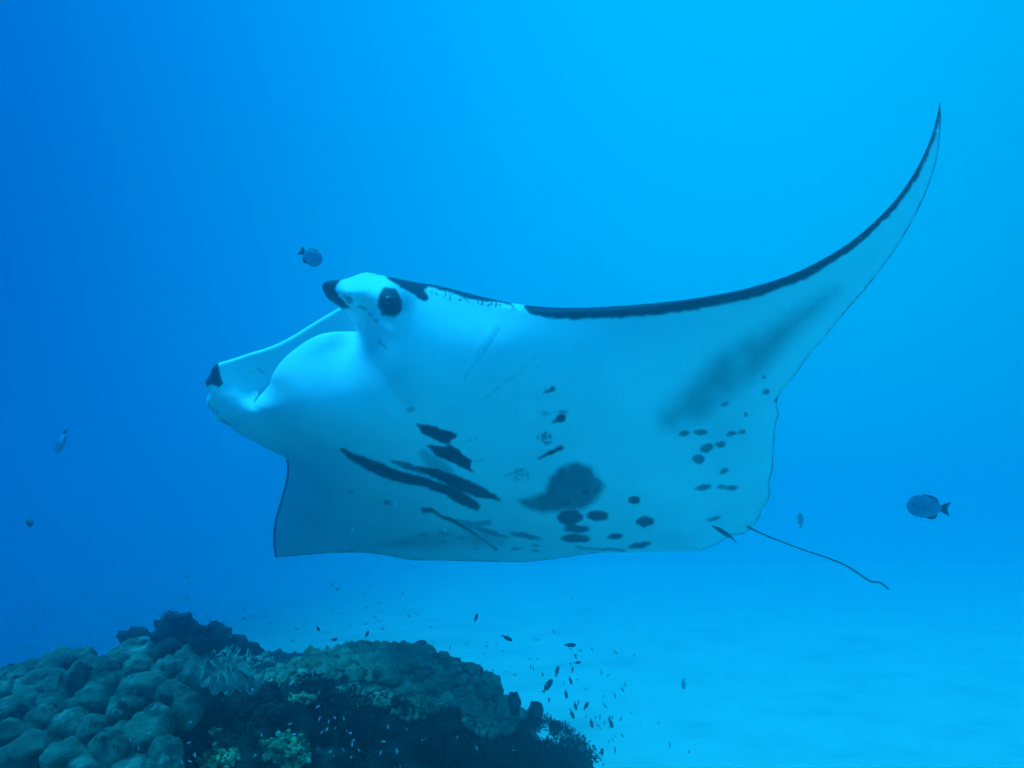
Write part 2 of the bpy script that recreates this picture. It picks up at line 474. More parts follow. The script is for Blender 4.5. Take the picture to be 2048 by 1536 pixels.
def solid(name, segs, depth, thick, mark=None, relief=None, spacing=3.0, mat=SKIN, parent=None, origin=Vector((0, 0, 0)), step=4.0):
    """a closed body: lower skin, upper skin, rolled edges between them"""
    pts, rad = dense_outline(segs, step)
    poly = [tuple(p) for p in pts]
    x0, y0 = pts.min(0); x1, y1 = pts.max(0)
    ys = np.arange(y0, y1, spacing * 0.866)
    gx, gy = [], []
    for k, yy in enumerate(ys):
        xx = np.arange(x0 + (k % 2) * spacing / 2, x1, spacing)
        gx.append(xx); gy.append(np.full(xx.shape, yy))
    gx = np.concatenate(gx); gy = np.concatenate(gy)
    m = inside(gx, gy, poly)
    gx, gy = gx[m], gy[m]
    d, _ = boundary_fields(gx, gy, pts, rad)
    m = d > spacing * 0.55
    gx, gy = gx[m], gy[m]
    nb = len(pts)
    X = np.concatenate([pts[:, 0], gx]); Y = np.concatenate([pts[:, 1], gy])
    coords = [Vector((a, b)) for a, b in zip(X, Y)]
    edges = [(i, (i + 1) % nb) for i in range(nb)]
    vo, _, fo, ov, _, _ = delaunay_2d_cdt(coords, edges, [list(range(nb))], 1, 1e-4)
    X = np.array([v.x for v in vo]); Y = np.array([v.y for v in vo])
    T = np.array([f for f in fo if len(f) == 3], int)
    # orient lower skin towards the viewer side
    a = (X[T[:, 1]] - X[T[:, 0]]) * (Y[T[:, 2]] - Y[T[:, 0]]) - (X[T[:, 2]] - X[T[:, 0]]) * (Y[T[:, 1]] - Y[T[:, 0]])
    T[a > 0] = T[a > 0][:, ::-1]
    dm, rr = boundary_fields(X, Y, pts, rad)
    D0 = depth(X, Y)
    k = np.clip(1 - dm / rr, 0, 1)
    rm = rr * D0 / F
    D1 = D0 + rm * (1 - np.sqrt(np.maximum(1 - k * k, 0)))
    if relief is not None:
        D1 = D1 + relief(X, Y) * smoothstep(0, 12, dm)
    th = np.maximum(thick(X, Y), 1.3 * rm)
    R = 70.0
    kk = np.clip(1 - dm / R, 0, 1)
    D2 = D1 + th * np.sqrt(np.maximum(1 - kk * kk, 0))
    bnd = dm < 1e-3
    V1 = PN(X, Y, D1) - np.array(origin)
    V2 = PN(X, Y, D2) - np.array(origin)
    n = len(X)
    idx2 = np.arange(n) + n
    idx2[bnd] = np.arange(n)[bnd]
    F2 = idx2[T][:, ::-1]
    V = np.concatenate([V1, V2])
    me = mesh(name, V, np.concatenate([T, F2]), mat)
    mk = np.zeros(2 * n)
    if mark is not None:
        mk[:n] = mark(X, Y)
        mk[n:] = 1.0
    at = me.attributes.new('mark', 'FLOAT', 'POINT')
    at.data.foreach_set('value', mk)
    bm = bmesh.new(); bm.from_mesh(me)
    loose = [v for v in bm.verts if not v.link_faces]
    bmesh.ops.delete(bm, geom=loose, context='VERTS')
    bm.to_mesh(me); bm.free()
    return link(name, me, parent)


def stroke(px, py, pts, hw, soft=2.6):
    """tapered stroke: pts list of (x, y), hw list of half widths"""
    best = np.full(px.shape, 1e9)
    for i in range(len(pts) - 1):
        d, t = seg_dist(px, py, np.array(pts[i], float), np.array(pts[i + 1], float))
        best = np.minimum(best, d - (hw[i] + (hw[i + 1] - hw[i]) * t))
    return 1 - smoothstep(-soft, soft, best)


def blob(px, py, x, y, a, b, ang=0.0, soft=2.4):
    c, s = math.cos(math.radians(ang)), math.sin(math.radians(ang))
    u = (px - x) * c + (py - y) * s
    v = -(px - x) * s + (py - y) * c
    r = np.sqrt((u / a) ** 2 + (v / b) ** 2)
    return 1 - smoothstep(-soft, soft, (r - 1) * min(a, b))


def patch(px, py, poly, soft=2.0):
    poly = [np.array(p, float) for p in poly]
    d = np.full(px.shape, 1e9)
    for i in range(len(poly)):
        q, _ = seg_dist(px, py, poly[i], poly[(i + 1) % len(poly)])
        d = np.minimum(d, q)
    sd = np.where(inside(px, py, poly), -d, d)
    return 1 - smoothstep(-soft, soft, sd)


def manta_marks(X, Y):
    # frayed edges
    x = X + 4.0 * vnoise(X, Y, 9) + 1.4 * vnoise(X + 50, Y, 4)
    y = Y + 3.0 * vnoise(X, Y + 90, 9) + 1.4 * vnoise(X, Y + 20, 4)
    m = np.zeros(X.shape)

    def put(v, a=1.0):
        nonlocal m
        m = np.maximum(m, v * a)
    # smoky shading along the rear of both wings
    n = 1 + 0.5 * vnoise(X, Y, 40)
    put(stroke(x, y, [(1345, 835), (1400, 800), (1470, 740), (1560, 668), (1672, 580)], [22, 40, 44, 24, 3], 30) * n, 0.50)
    put(stroke(x, y, [(1450, 850), (1500, 780)], [50, 30], 60), 0.16)
    put(stroke(x, y, [(700, 1098), (790, 1088), (900, 1078), (1010, 1078)], [2, 10, 20, 14], 16) * n, 0.42)
    put(blob(x, y, 870, 1100, 260, 50, 0, 40), 0.10)
    put(blob(x, y, 620, 1010, 130, 120, 10, 90), 0.08)
    # gill side stripes
    put(stroke(x, y, [(684, 899), (708, 915), (741, 930), (775, 946), (808, 956), (845, 963), (886, 977), (916, 993), (952, 1012)], [4, 8, 12, 12, 11, 10, 10, 12, 9]))
    put(stroke(x, y, [(786, 922), (815, 932), (849, 946)], [3, 7, 3]), 0.85)
    put(stroke(x, y, [(832, 935), (871, 946), (916, 967), (960, 984), (1000, 1000)], [3, 10, 14, 12, 2]))
    put(patch(x, y, [(830, 848), (862, 850), (878, 856), (894, 862), (914, 867), (912, 874), (902, 880), (900, 892), (871, 880), (845, 866)]))
    put(patch(x, y, [(854, 890), (886, 891), (906, 891), (922, 904), (944, 922), (942, 934), (948, 945), (930, 938), (906, 927), (874, 912)]))
    put(stroke(x, y, [(845, 905), (872, 930), (902, 945)], [8, 16, 8], 6), 0.45)
    put(stroke(x, y, [(846, 1020), (862, 1020)], [5, 5]))
    put(stroke(X, y, [(860, 1018), (880, 1031), (912, 1045), (945, 1064), (972, 1084), (992, 1097)], [4, 3.5, 4.5, 3.5, 2.2, 3.5]))
    put(stroke(x, y, [(915, 1042), (945, 1050), (976, 1046)], [4, 8, 6], 3), 0.62)
    put(stroke(x, y, [(955, 1057), (985, 1067), (1018, 1074)], [6, 5, 2]), 0.8)
    # large smudge near the tail and its dark spots
    put(patch(x, y, [(1036, 1000), (1063, 995), (1090, 985), (1100, 955), (1122, 933), (1155, 924), (1182, 935), (1193, 954), (1211, 972), (1190, 1003), (1162, 1021), (1126, 1021), (1084, 1026), (1050, 1014)], 8) * (1 + 0.16 * vnoise(X, Y, 14)), 0.84)
    put(blob(x, y, 1155, 972, 42, 40, 0, 14), 0.85)
    for (sx, sy, a, b, g) in [(1172, 984, 9, 7, 0), (1135, 1005, 8, 5, 0), (1141, 1034, 27, 15, 0), (1195, 1031, 21, 11, 5), (1153, 1058, 25, 8, 0), (1152, 1077, 30, 9, 0),
                              (1140, 1047, 12, 6, 0), (1269, 1000, 13, 8, -10), (1290, 1043, 18, 11, -5), (1230, 1073, 16, 6, -3), (1280, 1090, 23, 6, -10)]:
        put(blob(x, y, sx, sy, a, b, g, 2))
    put(blob(x, y, 1051, 1072, 33, 6, 10), 0.85)
    put(stroke(x, y, [(1150, 1094), (1190, 1098), (1250, 1101)], [1.5, 2, 2.5]), 0.85)
    for (sx, sy, a, b, g) in [(1368, 866, 11, 6, -8), (1402, 865, 14, 6, 0), (1464, 867, 11, 5, -8), (1485, 863, 7, 5, 0), (1414, 896, 14, 9, -20), (1441, 889, 11, 6, -10), (1397, 919, 12, 10, 0),
                              (1449, 942, 9, 5, -20), (1407, 975, 17, 6, -10), (1443, 974, 9, 4, 0), (1464, 976, 13, 5, -5), (1449, 808, 8, 4, -25), (1427, 1037, 13, 4, -15), (1532, 784, 8, 5, -20),
                              (1528, 754, 5, 3, -20), (1556, 799, 7, 5, -30), (1491, 829, 5, 4, 0)]:
        put(blob(x, y, sx, sy, a, b, g, 2.2), 0.85)
    for (sx, sy, a, b) in [(847, 1069, 9, 3), (888, 1067, 15, 4), (923, 1076, 11, 3.5), (884, 1083, 9, 3), (1031, 1097, 10, 3), (1069, 1102, 9, 3.4), (1071, 1091, 10, 2.4), (1002, 1086, 8, 2.2),
                           (950, 1097, 8, 2.4), (775, 1005, 8, 4), (701, 984, 6, 2)]:
        put(blob(x, y, sx, sy, a, b, 0), 0.75)
    # marks along the near gill slits
    put(stroke(x, y, [(1076, 917), (1098, 906), (1122, 896)], [1.5, 4, 5.5]))
    put(blob(x, y, 1122, 836, 10, 9, -30)); put(stroke(x, y, [(1106, 846), (1120, 838)], [2, 4])); put(blob(x, y, 1126, 824, 9, 3, 0), 0.7)
    put(stroke(x, y, [(1089, 786), (1106, 778)], [2, 5]), 0.9)
    sp = np.where(vnoise(X, Y, 5) > 0.02, 1.0, 0.15)
    put(blob(x, y, 1090, 877, 16, 12, 10, 4) * sp, 0.8)
    put(blob(x, y, 1040, 950, 20, 13, -10, 5) * sp, 0.42)
    put(blob(x, y, 1088, 826, 12, 6, 0, 4) * sp, 0.4)
    put(stroke(x, y, [(1010, 950), (1045, 939)], [1.2, 2]), 0.7)
    for q in [[(1068, 716), (1030, 750), (965, 800)], [(1000, 658), (975, 695), (928, 755)], [(1070, 728), (1084, 742)], [(998, 657), (996, 672), (990, 680)],
              [(915, 890), (955, 875)], [(945, 923), (985, 918)], [(790, 945), (770, 968)]]:
        put(stroke(X, Y, q, [1.2] * len(q), 2.2) * np.clip(0.6 + 1.6 * vnoise(X, Y, 9), 0, 1), 0.46)
    put(blob(x, y, 822, 819, 9, 5, -10), 0.55); put(stroke(x, y, [(760, 682), (773, 698)], [4, 2.5], 2), 0.35)
    put(blob(x, y, 780, 750, 60, 40, 20, 40), 0.10)
    # eye patch, dark lobe tips, slits under the near lobe
    put(patch(x, y, [(766, 574), (790, 577), (800, 590), (807, 604), (805, 622), (788, 635), (765, 630), (754, 612), (757, 590)], 4))
    put(blob(x, y, 800, 600, 26, 24, 0, 18), 0.5)
    put(patch(x, y, [(640, 565), (655, 556), (684, 556), (673, 568), (669, 580), (679, 592), (692, 606), (700, 617), (688, 617), (668, 606), (640, 590)], 1.5))
    put(patch(x, y, [(434, 724), (440, 742), (445, 768), (436, 776), (424, 769), (412, 773), (405, 765), (414, 748), (422, 730)], 1.8))
    put(stroke(x, y, [(687, 590), (697, 597), (706, 603)], [2, 3.5, 1.5]), 0.75); put(stroke(x, y, [(697, 601), (699, 606)], [1.5, 1])); put(stroke(x, y, [(720, 612), (731, 619)], [1.8, 2.2]), 0.8)
    put(stroke(x, y, [(738, 627), (745, 631)], [1.5, 1]), 0.6); put(stroke(x, y, [(750, 639), (755, 643)], [1.2, 2]), 0.7)
    put(stroke(x, y, [(441, 840), (458, 850)], [1.5, 2]), 0.8); put(stroke(x, y, [(430, 823), (440, 825)], [1.2, 1.2]), 0.4)
    # dark leading edge where the back rolls over
    put(patch(x, y, [(765, 540), (776, 558), (790, 568), (812, 580), (832, 594), (851, 604), (856, 598), (850, 580), (858, 574), (883, 582), (905, 586), (930, 596), (961, 603), (1000, 606), (1024, 610), (1024, 560), (880, 540)], 2.5))
    put(patch(x, y, [(1048, 616), (1050, 600), (1200, 600), (1300, 590), (1400, 580), (1400, 620), (1300, 631), (1240, 635), (1150, 639), (1090, 635), (1062, 628)], 3.4))
    put(stroke(x, y, [(1390, 600), (1500, 581), (1600, 547), (1700, 490), (1780, 418), (1830, 348), (1860, 284), (1874, 238), (1880, 205)], [19, 17, 15.5, 12, 9.5, 8, 6, 4.5, 3], 3.4))
    fl = blob(x, y, 950, 600, 90, 9, 10, 4) * np.where(vnoise(X, Y, 4) > 0.12, 1.0, 0.0)
    put(fl, 0.8)
    # thin dark trailing hems
    hem = np.full(X.shape, 1e9)
    tr = spline(NEAR_TE, 8)
    for i in range(len(tr) - 1):
        hem = np.minimum(hem, seg_dist(X, Y, tr[i], tr[i + 1])[0])
    tr = spline(FAR_TE[3:], 8)
    hem2 = np.full(X.shape, 1e9)
    for i in range(len(tr) - 1):
        hem2 = np.minimum(hem2, seg_dist(X, Y, tr[i], tr[i + 1])[0])
    brk = 0.55 + 0.9 * vnoise(X, Y, 22)
    put((1 - smoothstep(1.0, 4.0, hem)) * (brk + 0.2), 0.9)
    put((1 - smoothstep(1.0, 4.0, hem2)) * (brk + 0.2), 0.85)
    tr = spline(FAR_LE, 8)
    hem3 = np.full(X.shape, 1e9)
    for i in range(len(tr) - 1):
        hem3 = np.minimum(hem3, seg_dist(X, Y, tr[i], tr[i + 1])[0])
    put(1 - smoothstep(3.0, 6.0, hem3))
    put(stroke(X, Y, [(1400, 1103), (1430, 1090), (1462, 1070), (1490, 1067), (1502, 1058)], [2] * 5, 1.2), 0.6)
    return np.clip(m, 0, 1)


def manta_relief(X, Y):
    r = np.zeros(X.shape)
    # gill slits: shallow grooves with a raised flap
    for q in [[(1068, 716), (1030, 750), (965, 800)], [(1000, 658), (975, 695), (928, 755)], [(1122, 775), (1080, 830), (1000, 880)], [(1125, 838), (1085, 880), (1000, 910)],
              [(1122, 896), (1076, 917), (1010, 950)]]:
        r += 0.002 * stroke(X, Y, q, [2] * len(q), 5)
        r -= 0.003 * stroke(X + 9, Y + 9, q, [4] * len(q), 12)
    # head side ridge and lobe root
    r -= 0.02 * stroke(X, Y, [(700, 610), (740, 640), (780, 660)], [4, 6, 6], 16)
    r += 0.02 * stroke(X, Y, [(715, 668), (735, 710), (770, 760), (800, 800)], [6, 10, 14, 14], 26)
    r += 0.03 * stroke(X, Y, [(512, 812), (530, 850), (560, 890)], [5, 10, 14], 20)
    # eye socket swelling
    r -= 0.02 * blob(X, Y, 783, 604, 30, 30, 0, 24)
    r += 0.003 * vnoise(X, Y, 60) + 0.012 * vnoise(X, Y, 130)
    return r


def manta_thick(X, Y):
    a = np.array((560, 760.0)); b = np.array((1430, 1010.0))
    d, t = seg_dist(X, Y, a, b)
    return 0.05 + 0.34 * np.exp(-(d / 170.0) ** 2)


MO = P(1050, 860, 3.95)
manta = empty('manta_ray', MO)
tag(manta, 'large white-bellied manta ray with dark spots and upswept wing gliding above the reef', 'manta ray')
solid('body', OUT, DEPTH, manta_thick, manta_marks, manta_relief, 3.0, SKIN, manta, MO)

# roof of the open mouth, seen behind the lower lip
UD = tps([(434, 728, 4.28), (500, 706, 4.28), (560, 685, 4.26), (620, 650, 4.22), (682, 612, 4.17), (740, 620, 4.14), (740, 690, 4.10), (640, 720, 4.20), (560, 760, 4.26), (515, 800, 4.30), (500, 750, 4.292), (514, 778, 4.295), (488, 735, 4.29), (600, 700, 4.235), (660, 645, 4.185)], 0.002)
USEG = [([(436, 726), (470, 716), (500, 706), (530, 697), (560, 685), (590, 669), (620, 650), (650, 632), (680, 614)], 7),
        ([(680, 614), (720, 620), (750, 660), (740, 700)], 6), ([(740, 700), (680, 720), (620, 750), (570, 790), (540, 820)], 6),
        ([(540, 820), (500, 810), (465, 780), (436, 726)], 6)]
o = solid('upper_jaw', USEG, UD, lambda x, y: 0.05 + 0 * x,
          lambda X, Y: 0.5 * stroke(X, Y, [(513, 735), (522, 742), (530, 747)], [1, 2, 1], 1.5), None, 3.0, SKIN, manta, MO)
bm = bmesh.new(); bm.from_mesh(o.data)
bm.free()
# a pale skin fold inside the mouth
def tube(pts, radii, seg=8, flat=1.0):
    vs, fs = [], []
    n = len(pts)
    for i, p in enumerate(pts):
        t = (pts[min(i + 1, n - 1)] - pts[max(i - 1, 0)]).normalized()
        u = t.cross(Vector((0, 0, 1)))
        u = u.normalized() if u.length > 1e-4 else Vector((1, 0, 0))
        v = t.cross(u)
        for k in range(seg):
            a = 2 * math.pi * k / seg
            vs.append(p + (u * math.cos(a) + v * math.sin(a) * flat) * radii[i])
    for i in range(n - 1):
        for k in range(seg):
            a = i * seg + k; b = i * seg + (k + 1) % seg
            fs.append((a, b, b + seg, a + seg))
    fs.append(tuple(range(seg))[::-1]); fs.append(tuple(range((n - 1) * seg, n * seg)))
    return vs, fs


def curve3(pts, n=6):
    out = []
    ext = [2 * pts[0] - pts[1]] + pts + [2 * pts[-1] - pts[-2]]
    for i in range(1, len(ext) - 2):
        p0, p1, p2, p3 = ext[i - 1:i + 3]
        for k in range(n):
            t = k / n
            out.append(0.5 * ((2 * p1) + (p2 - p0) * t + (2 * p0 - 5 * p1 + 4 * p2 - p3) * t * t + (3 * p1 - p0 - 3 * p2 + p3) * t ** 3))
    out.append(pts[-1])
    return out


def chain(name, plist, rad, mat, parent, org, seg=8):
    c = curve3([P(*p) - org for p in plist])
    r = np.interp(np.linspace(0, 1, len(c)), np.linspace(0, 1, len(rad)), rad)
    vs, fs = tube(c, r, seg)
    return link(name, mesh(name, vs, fs, mat), parent)


PALESKIN = simple('pale_skin', (0.7, 0.66, 0.58), (0.82, 0.78, 0.7), 10, 0.6, 0.1)
chain('mouth_fold', [(496, 741, 4.30), (503, 741, 4.28), (511, 736, 4.28)], [0.001, 0.004, 0.001], PALESKIN, manta, MO)
chain('tail', [(1496, 1054, 4.36), (1530, 1070, 4.42), (1570, 1086, 4.50), (1610, 1101, 4.58), (1650, 1114, 4.66), (1690, 1130, 4.74), (1720, 1149, 4.8), (1742, 1163, 4.84), (1760, 1165, 4.86), (1777, 1178, 4.9)],
      [0.005, 0.004, 0.0034, 0.0034, 0.004, 0.005, 0.0052, 0.005, 0.0045, 0.005], DARKSKIN, manta, MO)
chain('pelvic_fin', [(1424, 1052, 4.16), (1438, 1059, 4.15), (1452, 1068, 4.17), (1463, 1075, 4.22), (1474, 1086, 4.27)], [0.002, 0.009, 0.011, 0.005, 0.001], DARKSKIN, manta, MO)
ep = P(779, 601, float(DEPTH(np.array([779.0]), np.array([601.0]))[0]) - 0.022)
ev, ef = [], []
bm = bmesh.new(); bmesh.ops.create_icosphere(bm, subdivisions=3, radius=0.021)
ev = [v.co.copy() for v in bm.verts]; ef = [[v.index for v in f.verts] for f in bm.faces]; bm.free()
eo = link('eye', mesh('eye', ev, ef, EYE), manta); eo.location = ep - MO; eo.scale = (1, 0.7, 0.85)
# ragged flap of skin hanging from the far head lobe
chain('skin_tatter', [(418, 790, 4.27), (424, 808, 4.28), (430, 822, 4.3), (432, 838, 4.31), (429, 846, 4.31)], [0.002, 0.005, 0.003, 0.005, 0.001], PALESKIN, manta, MO)


# ------------------------------------------------------------------ lumps
def lumpy(sub, seed, amp=0.12, freq=1.6, amp2=0.03, freq2=6.0, holes=False):
    bm = bmesh.new()
    bmesh.ops.create_icosphere(bm, subdivisions=sub, radius=1.0)
    off = Vector((seed * 7.3, seed * 3.1, seed * 5.7))
    for v in bm.verts:
        d = v.co.normalized()
        r = 1 + amp * noise.noise(d * freq + off) * 2 + amp2 * noise.fractal(d * freq2 + off, 1.0, 2.0, 4)
        v.co = d * r
    bm.faces.ensure_lookup_table()
    vs = [v.co.copy() for v in bm.verts]; fs = [[v.index for v in f.verts] for f in bm.faces]
    bm.free()
    return vs, fs


def ball_mesh(name, mat, **k):
    vs, fs = lumpy(**k)
    return mesh(name, vs, fs, mat)


# ------------------------------------------------------------------ reef rock
def rock_mesh():
    V, Fc = [], []
    spec = [((170, 1760, 4.1), (0.86, 0.62, 0.80), 1), ((800, 1690, 3.98), (0.74, 0.46, 0.56), 2), ((520, 1660, 3.9), (0.62, 0.50, 0.55), 3),
            ((370, 1440, 5.5), (0.58, 0.6, 0.45), 4), ((520, 2060, 4.3), (1.35, 0.95, 1.0), 5), ((540, 1460, 6.6), (0.7, 0.8, 0.48), 6),
            ((1080, 1700, 4.0), (0.28, 0.34, 0.42), 7), ((-120, 1560, 4.6), (0.8, 0.6, 0.45), 8)]
    for (c, r, s) in spec:
        c = P(*c)
        bm = bmesh.new()
        bmesh.ops.create_icosphere(bm, subdivisions=6 if s in (1, 2, 3, 5) else 5, radius=1.0)
        off = Vector((s * 11.3, s * 4.1, s * 2.7))
        base = len(V)
        for v in bm.verts:
            d = v.co.normalized()
            q = d * 2.2 + off
            k = 1 + 0.16 * noise.noise(q) + 0.10 * noise.noise(q * 2.3) + 0.085 * noise.fractal(q * 4.5, 0.8, 2.1, 6) + 0.05 * abs(noise.noise(q * 9))
            V.append(Vector((d.x * r[0], d.y * r[1], d.z * r[2])) * k + c)
        Fc += [[base + v.index for v in f.verts] for f in bm.faces]
        bm.free()
    return V, Fc


rv, rf = rock_mesh()
rock = link('reef_rock', mesh('reef_rock', rv, rf, ROCK))
tag(rock, 'dark rugged reef rock under the coral heads', kind='structure')

from mathutils.bvhtree import BVHTree
ROCK_BVH = BVHTree.FromPolygons(rv, rf)
ROCK_NP = np.array([tuple(v) for v in rv])


def rock_hit(x, y):
    """point of the rock in line with photo pixel (x, y)"""
    d = P(x, y, 1.0)
    h = ROCK_BVH.ray_cast(Vector((0, 0, 0)), d.normalized(), 20)
    return h[0], h[1]


def to_depth(p):
    return p.y * CP + p.z * SP


# ------------------------------------------------------------------ left coral colony: rounded lobes
LOBES = [ball_mesh('lobe', PORITES, sub=4, seed=s + 1, amp=0.16, freq=1.6, amp2=0.055, freq2=4.2) for s in range(7)]


def put_lobe(name, parent, org, meshes, p, size, tilt=0.0, yaw=None, lean=0.0):
    o = link(name, random.choice(meshes), parent)
    o.location = p - org
    o.scale = size
    o.rotation_euler = (lean, tilt, random.uniform(-0.6, 0.6) if yaw is None else yaw)
    return o


colA = P(190, 1480, 3.7)
left_coral = empty('lobed_coral', colA)
tag(left_coral, 'big dome coral of smooth rounded lobes at the lower left', 'coral', 'coral heads on the reef')
ob = link('coral_base', ball_mesh('coral_base', ROCK, sub=5, seed=31, amp=0.08, freq=2.0, amp2=0.03, freq2=6.0), left_coral)
ob.location = P(150, 1590, 3.98) - colA; ob.scale = (0.66, 0.50, 0.53)
hero = [(284, 1393, 96, 66), (225, 1388, 60, 54), (191, 1410, 64, 60), (148, 1385, 50, 80), (235, 1445, 42, 66), (315, 1444, 58, 54), (110, 1330, 78, 40), (170, 1315, 36, 32),
        (176, 1337, 54, 34), (262, 1306, 76, 36), (292, 1319, 54, 44), (336, 1302, 46, 36), (276, 1341, 54, 40), (328, 1348, 46, 50), (364, 1338, 50, 60), (394, 1372, 60, 74), (213, 1348, 64, 44),
        (194, 1366, 62, 40), (158, 1352, 42, 32), (90, 1357, 64, 40), (36, 1358, 56, 42), (66, 1375, 62, 40), (118, 1362, 46, 36), (104, 1390, 60, 50), (14, 1390, 52, 46), (60, 1412, 74, 46),
        (110, 1415, 60, 50), (25, 1432, 84, 54), (90, 1442, 70, 44), (148, 1468, 82, 70), (287, 1484, 86, 74), (22, 1474, 76, 46), (66, 1500, 84, 48), (16, 1524, 64, 44), (130, 1520, 84, 54), (222, 1506, 74, 80),
        (345, 1400, 66, 56), (372, 1420, 60, 52), (250, 1365, 50, 34), (150, 1425, 60, 50), (190, 1475, 60, 60), (330, 1520, 70, 60), (235, 1322, 46, 32), (140, 1320, 40, 28), (310, 1368, 50, 36), (70, 1340, 48, 30),
        (5, 1356, 44, 30), (-20, 1410, 60, 60), (-25, 1480, 60, 60), (180, 1540, 80, 50), (260, 1550, 80, 60)]
for (x, y, ww, hh) in hero:
    t = (1536 - y) / 240.0
    D = 3.18 + 0.80 * max(t, 0) ** 1.25 + 0.10 * ((x - 220) / 220.0) ** 2
    sx = ww * 0.56 / F * D; sz = hh * 0.70 / F * D
    put_lobe('lobe', left_coral, colA, LOBES, P(x, y, D + 0.03), (sx, max(sx, sz) * random.uniform(0.95, 1.25), sz * 1.05), tilt=random.uniform(-0.3, 0.1), yaw=random.uniform(-0.3, 0.3), lean=random.uniform(0.0, 0.35))

# small pore on one lobe top
chain('pore', [(232, 1424, 3.20), (232, 1426, 3.24)], [0.006, 0.004], EYE, left_coral, colA)

# ------------------------------------------------------------------ right coral colony: many small knobs
KNOBS = [ball_mesh('knob', PORITES_R, sub=3, seed=s + 40, amp=0.25, freq=1.9, amp2=0.12, freq2=4.0) for s in range(7)]
colB = P(790, 1450, 4.1)
right_coral = empty('knobby_coral', colB)
tag(right_coral, 'low dome coral covered in small knobs right of the ruffled coral', 'coral', 'coral heads on the reef')
domeC = P(748, 1572, 4.32)
domeR = Vector((0.76, 0.52, 0.60))
ob = link('coral_base', ball_mesh('coral_base', PORITES_R, sub=5, seed=77, amp=0.05, freq=2.0, amp2=0.03, freq2=7.0), right_coral)
ob.location = domeC - colB; ob.scale = domeR * 0.97
pts = []
tries = 0
while len(pts) < 300 and tries < 9000:
    tries += 1
    th = random.uniform(0, 2 * math.pi); cz = random.uniform(0.18, 1.0)
    rr_ = math.sqrt(1 - cz * cz)
    d = Vector((rr_ * math.cos(th), rr_ * math.sin(th), cz))
    if d.y > 0.45: continue
    p = Vector((d.x * domeR.x, d.y * domeR.y, d.z * domeR.z))
    if d.y < -0.3 and cz < 0.42 + 0.12 * noise.noise(d * 4): continue
    if all((p - q[0]).length > 0.040 for q in pts):
        pts.append((p, d))
for p, d in pts[:290]:
    s = random.choice((0.022, 0.030, 0.036, 0.050)) * random.uniform(0.85, 1.15)
    o = link('knob', random.choice(KNOBS), right_coral)
    o.location = p * 1.0 + domeC - colB
    o.rotation_euler = d.to_track_quat('Z', 'Y').to_euler()
    o.scale = (s * random.uniform(0.9, 1.5), s * random.uniform(0.8, 1.1), s * random.uniform(0.6, 1.05))


# ------------------------------------------------------------------ low crusted mound left of the knobby dome
def cluster(name, label, spots, mat, org, sub=2, seed=0, cat='coral', group=None, amp=0.3):
    """one coral growth made of many fused nubs"""
    V, Fc = [], []
    vs0, fs0 = lumpy(sub, seed + 3, amp, 2.0, 0.12, 6.0)
    for (p, s) in spots:
        base = len(V)
        M = Euler((random.uniform(0, 6), random.uniform(0, 6), random.uniform(0, 6))).to_matrix()
        sc = Vector((s * random.uniform(0.7, 1.4), s * random.uniform(0.7, 1.4), s * random.uniform(0.5, 1.3)))
        for v in vs0:
            q = M @ Vector((v.x * sc.x, v.y * sc.y, v.z * sc.z))
            V.append(q + p - org)
        Fc += [[base + i for i in f] for f in fs0]
    o = link(name, mesh(name, V, Fc, mat))
    o.location = org
    tag(o, label, cat, group)
    return o


def spots_on_rock(cx, cy, rx, ry, n, s0, s1, lift=0.0, bias=1.0):
    out = []
    for _ in range(n * 3):
        a = random.uniform(0, 6.283); r = random.random() ** 0.6
        x = cx + rx * r * math.cos(a); y = cy + ry * r * math.sin(a)
        h, nn = rock_hit(x, y)
        if h is None: continue
        out.append((h + nn * lift * random.random(), random.uniform(s0, s1)))
        if len(out) >= n: break
    return out


def grow(name, label, cx, cy, rx, ry, n, s0, s1, mat, lift=0.02, sub=2, seed=0, cat='coral', group=None):
    sp = spots_on_rock(cx, cy, rx, ry, n, s0, s1, lift)
    if not sp:
        return None
    c = sum((s[0] for s in sp), Vector()) / len(sp)
    near = []
    left = sorted(sp, key=lambda q: (q[0] - c).length)
    near = [left.pop(0)]
    for q in left:                                   # keep one connected growth
        d, b = min(((q[0] - r_[0]).length, k_) for k_, r_ in enumerate(near))
        if d > (q[1] + near[b][1]) * 0.85:
            steps = int(d / (q[1] + near[b][1]) / 0.8) + 1
            if steps > 6: continue
            for t_ in range(1, steps):
                near.append((near[b][0].lerp(q[0], t_ / steps), max(q[1], s0 * 1.5)))
        near.append(q)
    sp = near
    return cluster(name, label, sp, mat, c, sub, seed, cat, group)


grow('crusted_coral', 'crumbly green-grey coral mound between the ruffled coral and knobby dome', 585, 1345, 80, 46, 300, 0.007, 0.026, PORITES_R, 0.03, 2, 5)
grow('pale_coral', 'bright yellow-green coral crust low on the dark rock at the bottom', 575, 1508, 46, 36, 240, 0.003, 0.013, PALE, 0.04, 2, 6)
grow('pale_coral', 'dull pale coral patch at the bottom edge left of the bright crust', 440, 1522, 40, 22, 170, 0.003, 0.010, PALE, 0.03, 2, 7)
grow('pale_coral', 'small pale coral tuft on the dark rock above the yellow-green crust', 605, 1398, 24, 12, 60, 0.003, 0.009, PALE, 0.02, 2, 8)
grow('pale_coral', 'lone pale nub of coral left of the dark cave', 432, 1465, 12, 9, 30, 0.003, 0.007, PALE, 0.02, 2, 9)
grow('crusted_coral', 'mottled crust on the right shoulder of the reef below the knobs', 985, 1440, 66, 34, 260, 0.004, 0.016, PORITES_R, 0.03, 2, 10)
grow('crusted_coral', 'pale crumbly crust below the knobs at the middle of the reef', 880, 1405, 60, 20, 140, 0.004, 0.013, PORITES_R, 0.02, 2, 11)
